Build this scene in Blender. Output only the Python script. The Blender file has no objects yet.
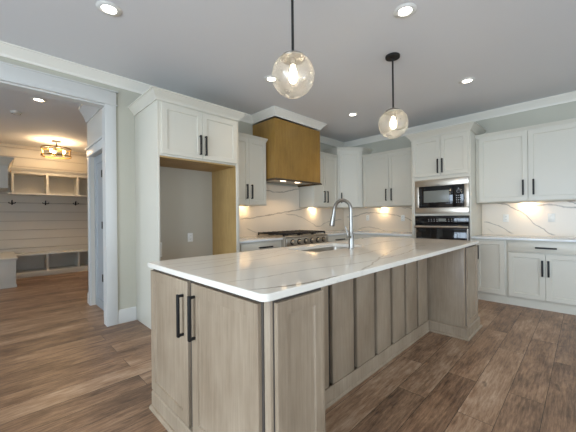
import bpy, bmesh, math, random
from mathutils import Vector, Matrix
random.seed(7)
S = bpy.context.scene
COL = S.collection
PI = math.pi

# ------------------------------------------------------------------ camera, world, light, exposure
EYE = 1.222
YAW = math.radians(45.174)          # view direction, measured from +X
ROLL = math.radians(0.574)
cam_d = bpy.data.cameras.new('camera')
cam = bpy.data.objects.new('camera', cam_d)
COL.objects.link(cam)
cam_d.sensor_width = 36.0
cam_d.lens = 295.266 / 576 * 36.0
cam_d.shift_y = 1.06 / 576
cam_d.clip_start = 0.05
fwd = Vector((math.cos(YAW), math.sin(YAW), 0))
rgt = Vector((math.sin(YAW), -math.cos(YAW), 0))
up = Vector((0, 0, 1))
xr = rgt * math.cos(ROLL) - up * math.sin(ROLL)
yr = rgt * math.sin(ROLL) + up * math.cos(ROLL)
m3 = Matrix((xr, yr, -fwd)).transposed()
cam.matrix_world = Matrix.Translation((0, 0, EYE)) @ m3.to_4x4()
S.camera = cam

vs = S.view_settings
vs.view_transform = 'Standard'
vs.look = 'None'
vs.gamma = 1.0
vs.use_curve_mapping = False
vs.exposure = 0.45

W = bpy.data.worlds.new('sky')
S.world = W
W.use_nodes = True
bgn = W.node_tree.nodes['Background']
bgn.inputs[0].default_value = (0.80, 0.90, 1.0, 1)
bgn.inputs[1].default_value = 1.6


def area(name, loc, direction, sx, sy, power, col):
    d = bpy.data.lights.new(name, 'AREA')
    d.shape = 'RECTANGLE'
    d.size, d.size_y = sx, sy
    d.energy = power
    d.color = col
    o = bpy.data.objects.new(name, d)
    COL.objects.link(o)
    o.location = loc
    o.rotation_euler = Vector(direction).to_track_quat('-Z', 'Y').to_euler()
    return o


DAY = (0.66, 0.82, 1.0)
# daylight through the windows behind the photographer, plus two added window lights
area('window_daylight', (0.2, -4.0, 1.45), (0, 1, 0), 2.0, 1.9, 36, DAY)
area('window_daylight', (3.3, -4.0, 1.45), (0, 1, 0), 2.0, 1.9, 36, DAY)
area('window_daylight', (-3.6, 0.9, 1.35), (1, 0, 0), 2.6, 2.2, 160, DAY)
area('window_daylight', (-3.6, -2.3, 1.40), (1, 0, 0), 1.6, 1.9, 105, (0.56, 0.76, 1.0))  # added window light, bluer, for the right base cabinets and floor
area('window_daylight', (-3.05, 5.4, 1.5), (1, 0, 0), 1.4, 1.5, 24, DAY)  # unseen mudroom window light, set to brighten the left bench and cabinet
WARM = (1.0, 0.72, 0.44)
CAN_W = 13.5
PUCK_W = 0.8

# ------------------------------------------------------------------ node helpers
def new_mat(name):
    m = bpy.data.materials.new(name)
    m.use_nodes = True
    nt = m.node_tree
    return m, nt, nt.nodes['Principled BSDF']


def nd(nt, typ, **kw):
    n = nt.nodes.new(typ)
    for k, v in kw.items():
        setattr(n, k, v)
    return n


def sock(nt, a, b):
    nt.links.new(a, b)


def math_n(nt, op, a, b=None, clamp=False):
    n = nd(nt, 'ShaderNodeMath', operation=op)
    n.use_clamp = clamp
    for i, v in enumerate((a, b)):
        if v is None:
            continue
        if isinstance(v, (int, float)):
            n.inputs[i].default_value = v
        else:
            sock(nt, v, n.inputs[i])
    return n.outputs[0]


def mix_c(nt, fac, a, b, blend='MIX'):
    n = nd(nt, 'ShaderNodeMix', data_type='RGBA', blend_type=blend)
    if isinstance(fac, (int, float)):
        n.inputs[0].default_value = fac
    else:
        sock(nt, fac, n.inputs[0])
    for i, v in ((6, a), (7, b)):
        if isinstance(v, tuple):
            n.inputs[i].default_value = (*v, 1)
        else:
            sock(nt, v, n.inputs[i])
    return n.outputs[2]


def noise(nt, vec, scale, detail=3, rough=0.5, stretch=None):
    if stretch:
        mp = nd(nt, 'ShaderNodeMapping')
        mp.inputs['Scale'].default_value = stretch
        sock(nt, vec, mp.inputs[0])
        vec = mp.outputs[0]
    n = nd(nt, 'ShaderNodeTexNoise')
    n.inputs['Scale'].default_value = scale
    n.inputs['Detail'].default_value = detail
    n.inputs['Roughness'].default_value = rough
    sock(nt, vec, n.inputs['Vector'])
    return n.outputs['Fac']


def ramp(nt, fac, stops):
    n = nd(nt, 'ShaderNodeValToRGB')
    e = n.color_ramp.elements
    e[0].position, e[0].color = stops[0][0], (*stops[0][1], 1)
    e[1].position, e[1].color = stops[1][0], (*stops[1][1], 1)
    for p, c in stops[2:]:
        k = e.new(p)
        k.color = (*c, 1)
    sock(nt, fac, n.inputs[0])
    return n.outputs[0]


def bump(nt, bs, h, strength=0.2, dist=0.01):
    b = nd(nt, 'ShaderNodeBump')
    b.inputs['Strength'].default_value = strength
    b.inputs['Distance'].default_value = dist
    sock(nt, h, b.inputs['Height'])
    sock(nt, b.outputs[0], bs.inputs['Normal'])


def paint(name, col, rough=0.5, var=0.03, spec=0.5):
    m, nt, bs = new_mat(name)
    tc = nd(nt, 'ShaderNodeTexCoord').outputs['Object']
    n = noise(nt, tc, 2.5, 3)
    c = mix_c(nt, n, tuple(v * (1 - var) for v in col), tuple(min(1, v * (1 + var)) for v in col))
    sock(nt, c, bs.inputs['Base Color'])
    bs.inputs['Roughness'].default_value = rough
    bs.inputs['Specular IOR Level'].default_value = spec
    bump(nt, bs, noise(nt, tc, 180, 2), 0.04, 0.002)
    return m


def metal(name, col, rough=0.3, brushed=None):
    m, nt, bs = new_mat(name)
    tc = nd(nt, 'ShaderNodeTexCoord').outputs['Object']
    n = noise(nt, tc, 60, 2, 0.6, brushed or (1, 1, 1))
    r = math_n(nt, 'MULTIPLY_ADD', n, 0.16)
    r.node.inputs[2].default_value = rough - 0.08
    sock(nt, r, bs.inputs['Roughness'])
    bs.inputs['Base Color'].default_value = (*col, 1)
    bs.inputs['Metallic'].default_value = 1
    return m


def plain(name, col, rough=0.4, metallic=0.0):
    m, nt, bs = new_mat(name)
    tc = nd(nt, 'ShaderNodeTexCoord').outputs['Object']
    n = noise(nt, tc, 40, 2)
    c = mix_c(nt, n, tuple(v * 0.93 for v in col), tuple(min(1, v * 1.07) for v in col))
    sock(nt, c, bs.inputs['Base Color'])
    bs.inputs['Roughness'].default_value = rough
    bs.inputs['Metallic'].default_value = metallic
    return m


def emit(name, col, strength):
    m, nt, bs = new_mat(name)
    bs.inputs['Base Color'].default_value = (*col, 1)
    bs.inputs['Emission Color'].default_value = (*col, 1)
    bs.inputs['Emission Strength'].default_value = strength
    return m


def wood(name, dark, light, rough=0.42, grain=(28, 28, 1.6), blotch=0.35):
    m, nt, bs = new_mat(name)
    tc = nd(nt, 'ShaderNodeTexCoord').outputs['Object']
    g = noise(nt, tc, 3.0, 6, 0.65, grain)
    b = noise(nt, tc, 2.2, 4, 0.6, (1.6, 1.6, 0.8))
    f = math_n(nt, 'ADD', math_n(nt, 'MULTIPLY', g, 1 - blotch), math_n(nt, 'MULTIPLY', b, blotch))
    c = ramp(nt, f, [(0.30, dark), (0.70, light)])
    sock(nt, c, bs.inputs['Base Color'])
    bs.inputs['Roughness'].default_value = rough
    bump(nt, bs, g, 0.08, 0.004)
    return m


def quartz(name, base, ua, va, veins, urange, vrange, cloud=0.5, rough=0.12):
    """White quartz slab: each vein is a curve v(u) drawn with a float curve, roughened by noise."""
    m, nt, bs = new_mat(name)
    tc = nd(nt, 'ShaderNodeTexCoord').outputs['Object']
    sp = nd(nt, 'ShaderNodeSeparateXYZ')
    sock(nt, tc, sp.inputs[0])
    u, v = sp.outputs[ua], sp.outputs[va]
    du, dv = urange[1] - urange[0], vrange[1] - vrange[0]
    un = math_n(nt, 'DIVIDE', math_n(nt, 'SUBTRACT', u, urange[0]), du)
    wob = math_n(nt, 'MULTIPLY', math_n(nt, 'SUBTRACT', noise(nt, tc, 9, 4, 0.6), 0.5), 0.05)
    vv = math_n(nt, 'ADD', v, wob)
    thick = noise(nt, tc, 7, 3)
    total = None
    for pts, w, k in veins:
        pts = sorted(pts)
        fc = nd(nt, 'ShaderNodeFloatCurve')
        cv = fc.mapping.curves[0]
        norm = [((a - urange[0]) / du, (b - vrange[0]) / dv) for a, b in pts]
        cv.points[0].location = (0.0, norm[0][1])
        cv.points[1].location = (1.0, norm[-1][1])
        for a, b in norm:
            cv.points.new(a, b)
        fc.mapping.update()
        fc.inputs[0].default_value = 1.0
        sock(nt, un, fc.inputs[1])
        tgt = math_n(nt, 'ADD', math_n(nt, 'MULTIPLY', fc.outputs[0], dv), vrange[0])
        d = math_n(nt, 'ABSOLUTE', math_n(nt, 'SUBTRACT', vv, tgt))
        ww = math_n(nt, 'MULTIPLY', thick, w * 3.0)
        mk = math_n(nt, 'SUBTRACT', 1.0, math_n(nt, 'DIVIDE', d, ww), True)
        u0, u1 = pts[0][0], pts[-1][0]
        e0 = math_n(nt, 'DIVIDE', math_n(nt, 'SUBTRACT', u, u0), 0.05, True)
        e1 = math_n(nt, 'DIVIDE', math_n(nt, 'SUBTRACT', u1, u), 0.05, True)
        mk = math_n(nt, 'MULTIPLY', math_n(nt, 'MULTIPLY', mk, e0), math_n(nt, 'MULTIPLY', e1, k))
        total = mk if total is None else math_n(nt, 'MAXIMUM', total, mk)
    cl = noise(nt, tc, 1.7, 5, 0.6)
    b2 = mix_c(nt, math_n(nt, 'MULTIPLY', cl, cloud), base, tuple(x * y for x, y in zip(base, (0.90, 0.88, 0.85))))
    c = mix_c(nt, total, b2, (0.22, 0.175, 0.125)) if total is not None else b2
    sock(nt, c, bs.inputs['Base Color'])
    bs.inputs['Roughness'].default_value = rough
    return m


def plank_floor():
    m, nt, bs = new_mat('hickory_planks')
    tc = nd(nt, 'ShaderNodeTexCoord').outputs['Object']
    br = nd(nt, 'ShaderNodeTexBrick')
    br.offset = 0.37
    br.offset_frequency = 2
    br.inputs['Scale'].default_value = 1.0
    br.inputs['Brick Width'].default_value = 1.25
    br.inputs['Row Height'].default_value = 0.19
    br.inputs['Mortar Size'].default_value = 0.0016
    br.inputs['Mortar Smooth'].default_value = 0.2
    br.inputs['Bias'].default_value = -0.1
    br.inputs['Color1'].default_value = (0.0, 0.0, 0.0, 1)
    br.inputs['Color2'].default_value = (1, 1, 1, 1)
    br.inputs['Mortar'].default_value = (0.5, 0.5, 0.5, 1)
    sock(nt, tc, br.inputs['Vector'])
    bw = nd(nt, 'ShaderNodeRGBToBW')
    sock(nt, br.outputs['Color'], bw.inputs[0])
    pl = bw.outputs[0]
    # each plank gets its own piece of grain
    off = nd(nt, 'ShaderNodeCombineXYZ')
    sock(nt, math_n(nt, 'MULTIPLY', pl, 37.0), off.inputs[0])
    sock(nt, math_n(nt, 'MULTIPLY', pl, 11.0), off.inputs[2])
    va = nd(nt, 'ShaderNodeVectorMath', operation='ADD')
    sock(nt, tc, va.inputs[0])
    sock(nt, off.outputs[0], va.inputs[1])
    g = noise(nt, va.outputs[0], 3.4, 9, 0.74, (2.0, 20, 1))
    b = noise(nt, va.outputs[0], 2.6, 4, 0.6, (0.9, 2.6, 1))
    kn = noise(nt, va.outputs[0], 4.5, 2, 0.5, (1.0, 2.2, 1))
    f = math_n(nt, 'ADD', math_n(nt, 'MULTIPLY', g, 0.60), math_n(nt, 'MULTIPLY', b, 0.44))
    f = math_n(nt, 'ADD', f, math_n(nt, 'MULTIPLY', pl, 0.14))
    c = ramp(nt, f, [(0.36, (0.026, 0.014, 0.009)), (0.48, (0.155, 0.085, 0.048)), (0.61, (0.33, 0.195, 0.112)), (0.78, (0.56, 0.40, 0.275))])
    knot = math_n(nt, 'MULTIPLY', math_n(nt, 'SUBTRACT', kn, 0.70), 9.0, True)
    c = mix_c(nt, knot, c, (0.03, 0.016, 0.010))
    c = mix_c(nt, br.outputs['Fac'], c, (0.028, 0.016, 0.010))
    sock(nt, c, bs.inputs['Base Color'])
    r = math_n(nt, 'ADD', math_n(nt, 'MULTIPLY', g, 0.22), 0.27)
    sock(nt, r, bs.inputs['Roughness'])
    h = math_n(nt, 'SUBTRACT', math_n(nt, 'MULTIPLY', g, 0.6), br.outputs['Fac'])
    bump(nt, bs, h, 0.30, 0.004)
    return m


def glass_globe():
    m, nt, bs = new_mat('seeded_glass')
    tc = nd(nt, 'ShaderNodeTexCoord').outputs['Object']
    nt.nodes.remove(bs)
    out = nt.nodes['Material Output']
    seeds = noise(nt, tc, 26, 3, 0.6)
    bp = nd(nt, 'ShaderNodeBump')
    bp.inputs['Strength'].default_value = 0.35
    bp.inputs['Distance'].default_value = 0.02
    sock(nt, seeds, bp.inputs['Height'])
    tr = nd(nt, 'ShaderNodeBsdfTransparent')
    tr.inputs[0].default_value = (0.96, 0.955, 0.94, 1)
    gl = nd(nt, 'ShaderNodeBsdfGlossy')
    gl.inputs['Roughness'].default_value = 0.08
    sock(nt, bp.outputs[0], gl.inputs['Normal'])
    lw = nd(nt, 'ShaderNodeLayerWeight')
    lw.inputs['Blend'].default_value = 0.35
    sock(nt, bp.outputs[0], lw.inputs['Normal'])
    f = math_n(nt, 'MULTIPLY_ADD', lw.outputs['Facing'], 0.55)
    f.node.inputs[2].default_value = 0.04
    df = nd(nt, 'ShaderNodeBsdfTranslucent')
    df.inputs[0].default_value = (0.95, 0.93, 0.88, 1)
    spk = math_n(nt, 'MULTIPLY', math_n(nt, 'SUBTRACT', seeds, 0.52), 1.4, True)
    m1 = nd(nt, 'ShaderNodeMixShader')
    sock(nt, f, m1.inputs[0])
    sock(nt, tr.outputs[0], m1.inputs[1])
    sock(nt, gl.outputs[0], m1.inputs[2])
    m2 = nd(nt, 'ShaderNodeMixShader')
    sock(nt, math_n(nt, 'ADD', spk, 0.09), m2.inputs[0])
    sock(nt, m1.outputs[0], m2.inputs[1])
    sock(nt, df.outputs[0], m2.inputs[2])
    sock(nt, m2.outputs[0], out.inputs[0])
    return m


def shiplap_paint():
    m, nt, bs = new_mat('shiplap_paint')
    tc = nd(nt, 'ShaderNodeTexCoord').outputs['Object']
    n = noise(nt, tc, 2.0, 3)
    c = mix_c(nt, n, (0.60, 0.555, 0.48), (0.64, 0.595, 0.52))
    sock(nt, c, bs.inputs['Base Color'])
    bs.inputs['Roughness'].default_value = 0.45
    return m


A_V = [([(2.734, 1.196), (3.033, 1.22), (3.361, 1.261), (3.672, 1.305), (3.983, 1.343), (4.263, 1.394), (4.6, 1.44)], 0.009, 0.85),
       ([(2.9, 1.70), (3.254, 1.684), (3.603, 1.665), (4.043, 1.749), (4.478, 1.854)], 0.009, 0.8),
       ([(3.721, 1.278), (4.063, 1.24), (4.318, 1.161), (4.497, 1.079), (4.684, 1.023), (4.882, 1.091), (5.159, 1.128), (5.5, 1.16)], 0.008, 0.65),
       ([(2.85, 1.04), (2.95, 1.015), (3.093, 0.971)], 0.007, 0.6)]
B_V = [([(3.759, 1.21), (3.552, 1.22), (3.258, 1.291), (2.896, 1.275), (2.562, 1.225), (2.392, 1.181), (2.262, 1.117)], 0.009, 0.8),
       ([(3.47, 0.949), (3.252, 0.992), (3.031, 0.973), (2.818, 0.925)], 0.008, 0.65),
       ([(2.501, 1.384), (2.338, 1.374), (2.20, 1.325)], 0.009, 0.7),
       ([(1.05, 1.43), (0.912, 1.402), (0.776, 1.327), (0.644, 1.241), (0.58, 1.173), (0.518, 1.078), (0.418, 1.015), (0.282, 0.927)], 0.010, 0.95),
       ([(1.155, 1.118), (1.009, 1.073), (0.868, 1.005), (0.756, 0.937)], 0.009, 0.85),
       ([(0.60, 1.345), (0.477, 1.358), (0.337, 1.36), (0.224, 1.331), (0.085, 1.312), (-0.3, 1.26)], 0.013, 0.85),
       ([(0.25, 1.43), (0.167, 1.405), (0.085, 1.362), (-0.3, 1.2)], 0.012, 0.9),
       ([(1.115, 1.003), (0.997, 0.943)], 0.006, 0.45)]
T_V = [([(0.75, 1.53), (0.994, 1.537), (1.092, 1.574), (1.295, 1.581), (1.75, 1.66)], 0.006, 0.45),
       ([(0.72, 1.35), (0.95, 1.333), (1.254, 1.301), (1.7, 1.27)], 0.005, 0.42),
       ([(0.72, 1.12), (0.952, 1.087), (1.236, 1.061), (1.519, 1.002), (2.1, 0.97), (2.7, 1.06)], 0.006, 0.5),
       ([(0.70, 0.94), (0.79, 0.903), (0.856, 0.883), (0.94, 0.862), (1.08, 0.850), (1.2, 0.846)], 0.009, 0.9),
       ([(1.36, 0.84), (1.408, 0.851), (1.585, 0.90), (2.3, 1.12), (3.2, 1.25)], 0.006, 0.5),
       ([(0.72, 1.83), (1.2, 1.80), (1.8, 1.89)], 0.005, 0.42),
       ([(2.5, 1.5), (3.0, 1.58), (3.8, 1.52)], 0.006, 0.45),
       ([(0.72, 1.70), (1.0, 1.69), (1.5, 1.76), (2.0, 1.95)], 0.005, 0.42),
       ([(1.5, 1.30), (1.9, 1.20), (2.4, 1.24), (3.0, 1.10)], 0.006, 0.45)]

M = {}
M['wall'] = paint('greige_wall_paint', (0.50, 0.475, 0.385), 0.6)
M['alcove'] = paint('taupe_wall_paint', (0.50, 0.455, 0.365), 0.6)
M['ceiling'] = paint('flat_ceiling_paint', (0.74, 0.735, 0.73), 0.8, 0.01)
M['trim'] = paint('white_trim_paint', (0.61, 0.595, 0.555), 0.35, 0.01)
M['cabinet'] = paint('white_cabinet_paint', (0.62, 0.58, 0.485), 0.35, 0.012)
M['crown'] = paint('warm_white_crown_paint', (0.80, 0.755, 0.66), 0.4, 0.01)
M['mudcab'] = paint('pale_locker_paint', (0.68, 0.66, 0.60), 0.4, 0.012)
M['greydoor'] = paint('grey_door_paint', (0.33, 0.345, 0.35), 0.4, 0.01)  # shade on the door put into its colour
M['gap'] = plain('shiplap_gap', (0.46, 0.41, 0.35), 0.8)  # shade between the boards put into the colour
M['shiplap'] = shiplap_paint()
M['floor'] = plank_floor()
M['island'] = wood('grey_stained_maple', (0.215, 0.152, 0.096), (0.425, 0.330, 0.232), 0.4, (34, 34, 1.3), 0.55)
M['islandgap'] = plain('dark_groove', (0.060, 0.046, 0.035), 0.7)  # shade of grooves and reveals put into the colour
M['hood'] = wood('honey_stained_maple', (0.225, 0.118, 0.022), (0.41, 0.228, 0.052), 0.30, (10, 10, 1.0), 0.6)
M['hooddark'] = plain('dark_hood_edge', (0.075, 0.045, 0.02), 0.4)
M['maple'] = wood('natural_maple', (0.33, 0.195, 0.062), (0.50, 0.325, 0.125), 0.5, (14, 14, 1.2), 0.5)
M['splashA'] = quartz('veined_quartz_range_wall', (0.76, 0.665, 0.54), 0, 2, A_V, (2.2, 5.6), (0.8, 2.0), 0.5, 0.28)
M['splashB'] = quartz('veined_quartz_oven_wall', (0.76, 0.665, 0.54), 1, 2, B_V, (-0.4, 3.9), (0.8, 1.6), 0.5, 0.28)
M['top'] = quartz('veined_quartz_island', (0.83, 0.77, 0.675), 0, 1, T_V, (0.6, 3.9), (0.8, 2.1), 0.4, 0.07)
M['counter'] = quartz('white_quartz', (0.78, 0.78, 0.77), 0, 1, [([(2.2, 3.3), (3.5, 3.4), (5.6, 3.2)], 0.01, 0.6)], (2.2, 5.6), (3.1, 3.9), 0.5, 0.1)
M['black'] = plain('matte_black_metal', (0.004, 0.0038, 0.0035), 0.55)
M['steel'] = metal('brushed_steel', (0.56, 0.50, 0.425), 0.36, (1, 60, 60))
M['nickel'] = metal('brushed_nickel', (0.31, 0.29, 0.26), 0.30)
M['iron'] = plain('cast_iron', (0.010, 0.007, 0.006), 0.6)
M['blackglass'] = plain('black_glass', (0.008, 0.008, 0.009), 0.06)
M['greyglass'] = plain('grey_oven_window', (0.20, 0.205, 0.18), 0.3)
M['marks'] = plain('pale_printing', (0.45, 0.45, 0.45), 0.5)
M['plate'] = plain('white_plastic', (0.80, 0.79, 0.74), 0.35)
M['slot'] = plain('dark_slot', (0.05, 0.05, 0.05), 0.6)
M['brass'] = metal('aged_brass', (0.33, 0.21, 0.07), 0.35)
M['bronze'] = plain('dark_bronze', (0.007, 0.005, 0.004), 0.6)
M['lens'] = emit('lit_lens', (1.0, 0.93, 0.82), 9.0)
M['pucklens'] = emit('lit_puck', (1.0, 0.82, 0.58), 3.0)
M['bulb'] = emit('lit_bulb', (1.0, 0.84, 0.60), 22.0)
M['mudbulb'] = emit('lit_amber_bulb', (1.0, 0.70, 0.34), 8.0)
M['globe'] = glass_globe()


# ------------------------------------------------------------------ mesh helpers
class MB:
    def __init__(self):
        self.bm = bmesh.new()

    def box(self, x0, x1, y0, y1, z0, z1, bev=0.0):
        b = bmesh.new()
        bmesh.ops.create_cube(b, size=1)
        for v in b.verts:
            v.co = Vector((x0 + (v.co.x + .5) * (x1 - x0), y0 + (v.co.y + .5) * (y1 - y0), z0 + (v.co.z + .5) * (z1 - z0)))
        if bev:
            bmesh.ops.bevel(b, geom=b.edges[:] + b.verts[:], offset=bev, segments=2, affect='EDGES', profile=0.5)
        self._add(b)
        return self

    def _add(self, b):
        me = bpy.data.meshes.new('tmp')
        b.to_mesh(me)
        b.free()
        self.bm.from_mesh(me)
        bpy.data.meshes.remove(me)

    def cyl(self, p0, p1, r, seg=20, r2=None):
        p0, p1 = Vector(p0), Vector(p1)
        d = p1 - p0
        b = bmesh.new()
        bmesh.ops.create_cone(b, cap_ends=True, segments=seg, radius1=r, radius2=r if r2 is None else r2, depth=d.length)
        q = d.to_track_quat('Z', 'Y').to_matrix().to_4x4()
        bmesh.ops.transform(b, matrix=Matrix.Translation((p0 + p1) / 2) @ q, verts=b.verts)
        self._add(b)
        return self

    def tube(self, pts, r, seg=12, closed=False):
        """r: number or list; swept round section."""
        pts = [Vector(p) for p in pts]
        n = len(pts)
        rs = r if isinstance(r, (list, tuple)) else [r] * n
        b = self.bm
        rings = []
        ref = None
        for i, p in enumerate(pts):
            if closed:
                t = (pts[(i + 1) % n] - pts[i - 1]).normalized()
            else:
                t = (pts[min(i + 1, n - 1)] - pts[max(i - 1, 0)]).normalized()
            if ref is None:
                ref = Vector((1, 0, 0)) if abs(t.x) < 0.9 else Vector((0, 1, 0))
            a = (ref - t * ref.dot(t)).normalized()
            c = t.cross(a)
            ref = a
            rings.append([b.verts.new(p + (a * math.cos(2 * PI * k / seg) + c * math.sin(2 * PI * k / seg)) * rs[i]) for k in range(seg)])
        m = n if closed else n - 1
        for i in range(m):
            A, B = rings[i], rings[(i + 1) % n]
            for k in range(seg):
                b.faces.new((A[k], A[(k + 1) % seg], B[(k + 1) % seg], B[k]))
        if not closed:
            b.faces.new(rings[0][::-1])
            b.faces.new(rings[-1])
        return self

    def lathe(self, prof, c=(0, 0, 0), seg=32):
        """prof: list of (r, z) revolved about the vertical axis."""
        b = self.bm
        rings = []
        for r, z in prof:
            if r < 1e-6:
                rings.append([b.verts.new((c[0], c[1], c[2] + z))])
            else:
                rings.append([b.verts.new((c[0] + r * math.cos(2 * PI * k / seg), c[1] + r * math.sin(2 * PI * k / seg), c[2] + z)) for k in range(seg)])
        for A, B in zip(rings, rings[1:]):
            if len(A) == 1 and len(B) == 1:
                continue
            for k in range(seg):
                j = (k + 1) % seg
                if len(A) == 1:
                    b.faces.new((A[0], B[k], B[j]))
                elif len(B) == 1:
                    b.faces.new((A[k], A[j], B[0]))
                else:
                    b.faces.new((A[k], A[j], B[j], B[k]))
        return self

    def sweep(self, path, prof):
        """Mitred moulding: path of (x, y), prof of (out, z); 'out' is to the right of travel."""
        b = self.bm
        n = len(path)
        P = [Vector((p[0], p[1])) for p in path]
        rings = []
        for i in range(n):
            d0 = (P[i] - P[i - 1]).normalized() if i > 0 else None
            d1 = (P[i + 1] - P[i]).normalized() if i < n - 1 else None
            n0 = Vector((d0.y, -d0.x)) if d0 else None
            n1 = Vector((d1.y, -d1.x)) if d1 else None
            if n0 is None:
                off = n1
            elif n1 is None:
                off = n0
            else:
                s = (n0 + n1).normalized()
                off = s / max(0.2, s.dot(n0))
            rings.append([b.verts.new((P[i].x + off.x * o, P[i].y + off.y * o, z)) for o, z in prof])
        k = len(prof)
        for A, B in zip(rings, rings[1:]):
            for j in range(k):
                b.faces.new((A[j], A[(j + 1) % k], B[(j + 1) % k], B[j]))
        b.faces.new(rings[0])
        b.faces.new(rings[-1][::-1])
        return self

    def door(self, x0, x1, z0, z1, yf=-0.02, yb=-0.001, fw=0.058, rec=0.010, step=0.004):
        """Shaker panel facing -Y: frame of width fw around a recessed panel."""
        b = self.bm

        def ring(i, y):
            return [b.verts.new(c) for c in ((x0 + i, y, z0 + i), (x1 - i, y, z0 + i), (x1 - i, y, z1 - i), (x0 + i, y, z1 - i))]
        e = 0.002
        rings = [ring(0, yb), ring(0, yf + e), ring(e, yf), ring(fw, yf), ring(fw + step, yf + rec)]
        for A, B in zip(rings, rings[1:]):
            for k in range(4):
                b.faces.new((A[k], A[(k + 1) % 4], B[(k + 1) % 4], B[k]))
        b.faces.new(rings[-1])
        b.faces.new(rings[0][::-1])
        return self

    def prism(self, poly, z0, z1):
        b = self.bm
        lo = [b.verts.new((x, y, z0)) for x, y in poly]
        hi = [b.verts.new((x, y, z1)) for x, y in poly]
        n = len(poly)
        for k in range(n):
            b.faces.new((lo[k], lo[(k + 1) % n], hi[(k + 1) % n], hi[k]))
        b.faces.new(lo[::-1])
        b.faces.new(hi)
        return self

    def build(self, name, mat, parent=None, smooth=True, bevel=0.0):
        bmesh.ops.recalc_face_normals(self.bm, faces=self.bm.faces[:])
        me = bpy.data.meshes.new(name)
        self.bm.to_mesh(me)
        self.bm.free()
        me.materials.append(mat)
        if smooth:
            me.shade_smooth()
            me.set_sharp_from_angle(angle=math.radians(32))
        o = bpy.data.objects.new(name, me)
        COL.objects.link(o)
        if parent is not None:
            o.parent = parent
        if bevel:
            md = o.modifiers.new('bevel', 'BEVEL')
            md.width = bevel
            md.segments = 2
            md.limit_method = 'ANGLE'
        return o


def tag(o, label, cat, group=None):
    o['label'] = label
    o['category'] = cat
    if group:
        o['group'] = group
    return o


def thing(name, label, cat, loc=(0, 0, 0), rotz=0.0, group=None):
    o = bpy.data.objects.new(name, None)
    o.empty_display_size = 0.1
    COL.objects.link(o)
    o.location = loc
    o.rotation_euler = (0, 0, rotz)
    return tag(o, label, cat, group)


def struct(o):
    o['kind'] = 'structure'
    return o


def copy_tree(o, parent=None):
    c = o.copy()
    COL.objects.link(c)
    if parent is not None:
        c.parent = parent
    for ch in o.children:
        copy_tree(ch, c)
    return c


XB, YA, C = 5.58, 3.84, 2.86        # oven wall, range wall, ceiling
TH = 0.12
R90 = -PI / 2                       # local -Y turned to face world -X

# ------------------------------------------------------------------ setting
struct(MB().box(-3.6, 5.9, -4.0, 9.0, -0.1, 0.0).build('floor', M['floor'], smooth=False))
struct(MB().box(-3.6, 5.9, -4.0, YA + TH, C, C + 0.1).build('ceiling', M['ceiling'], smooth=False))
struct(MB().box(-3.6, 5.9, YA + TH, 9.0, C, C + 0.1).build('ceiling_mudroom', M['ceiling'], smooth=False))
OX0, OX1, OZ = -0.70, 0.900, 2.525  # wide cased opening to the mudroom
w = MB()
w.box(-3.4, OX0, YA, YA + TH, 0, C)
w.box(OX0, OX1, YA, YA + TH, OZ, C)
w.box(OX1, XB + TH, YA, YA + TH, 0, C)
struct(w.build('wall_left', M['wall'], smooth=False))
struct(MB().box(XB, XB + TH, -3.8, YA, 0, C).build('wall_right', M['wall'], smooth=False))


def wall_with_holes(name, fixed, along, holes, lo, hi):
    """Wall at a fixed x (along='y') or y (along='x') pierced by window openings (a0, a1, z0, z1)."""
    b = MB()
    p = lo
    for a0, a1, z0, z1 in holes:
        segs = [(p, a0, 0, C), (a0, a1, 0, z0), (a0, a1, z1, C)]
        for s0, s1, q0, q1 in segs:
            if q1 - q0 < 1e-4:
                continue
            if along == 'x':
                b.box(s0, s1, fixed - TH, fixed, q0, q1)
            else:
                b.box(fixed - TH, fixed, s0, s1, q0, q1)
        p = a1
    if along == 'x':
        b.box(p, hi, fixed - TH, fixed, 0, C)
    else:
        b.box(fixed - TH, fixed, p, hi, 0, C)
    return struct(b.build(name, M['wall'], smooth=False))


wall_with_holes('wall_rear', -3.8, 'x', [(-0.8, 1.2, 0.5, 2.4), (2.3, 4.3, 0.5, 2.4)], -3.4, XB + TH)
wall_with_holes('wall_back', -3.4, 'y', [(-3.1, -1.5, 0.45, 2.35), (-0.4, 2.2, 0.15, 2.45)], -3.92, YA)


def window_frame(n, horizontal, fixed, a0, a1, z0, z1, bars):
    b = MB()
    t = 0.05

    def bx(s0, s1, q0, q1):
        if horizontal:
            b.box(s0, s1, fixed - 0.10, fixed + 0.02, q0, q1)
        else:
            b.box(fixed - 0.10, fixed + 0.02, s0, s1, q0, q1)
    bx(a0 - 0.08, a0 + t, z0 - 0.08, z1 + 0.08)
    bx(a1 - t, a1 + 0.08, z0 - 0.08, z1 + 0.08)
    bx(a0 + t, a1 - t, z0 - 0.08, z0 + t)
    bx(a0 + t, a1 - t, z1 - t, z1 + 0.08)
    for k in range(1, bars):
        c = a0 + (a1 - a0) * k / bars
        bx(c - 0.03, c + 0.03, z0 + t, z1 - t)
    struct(b.build('window_%d' % n, M['trim'], smooth=False))


window_frame(1, True, -3.8, -0.8, 1.2, 0.5, 2.4, 2)
window_frame(2, True, -3.8, 2.3, 4.3, 0.5, 2.4, 2)
window_frame(5, False, -3.4, -3.1, -1.5, 0.45, 2.35, 2)  # unseen window added to admit the bluer light
window_frame(3, False, -3.4, -0.4, 2.2, 0.15, 2.45, 3)

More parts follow.
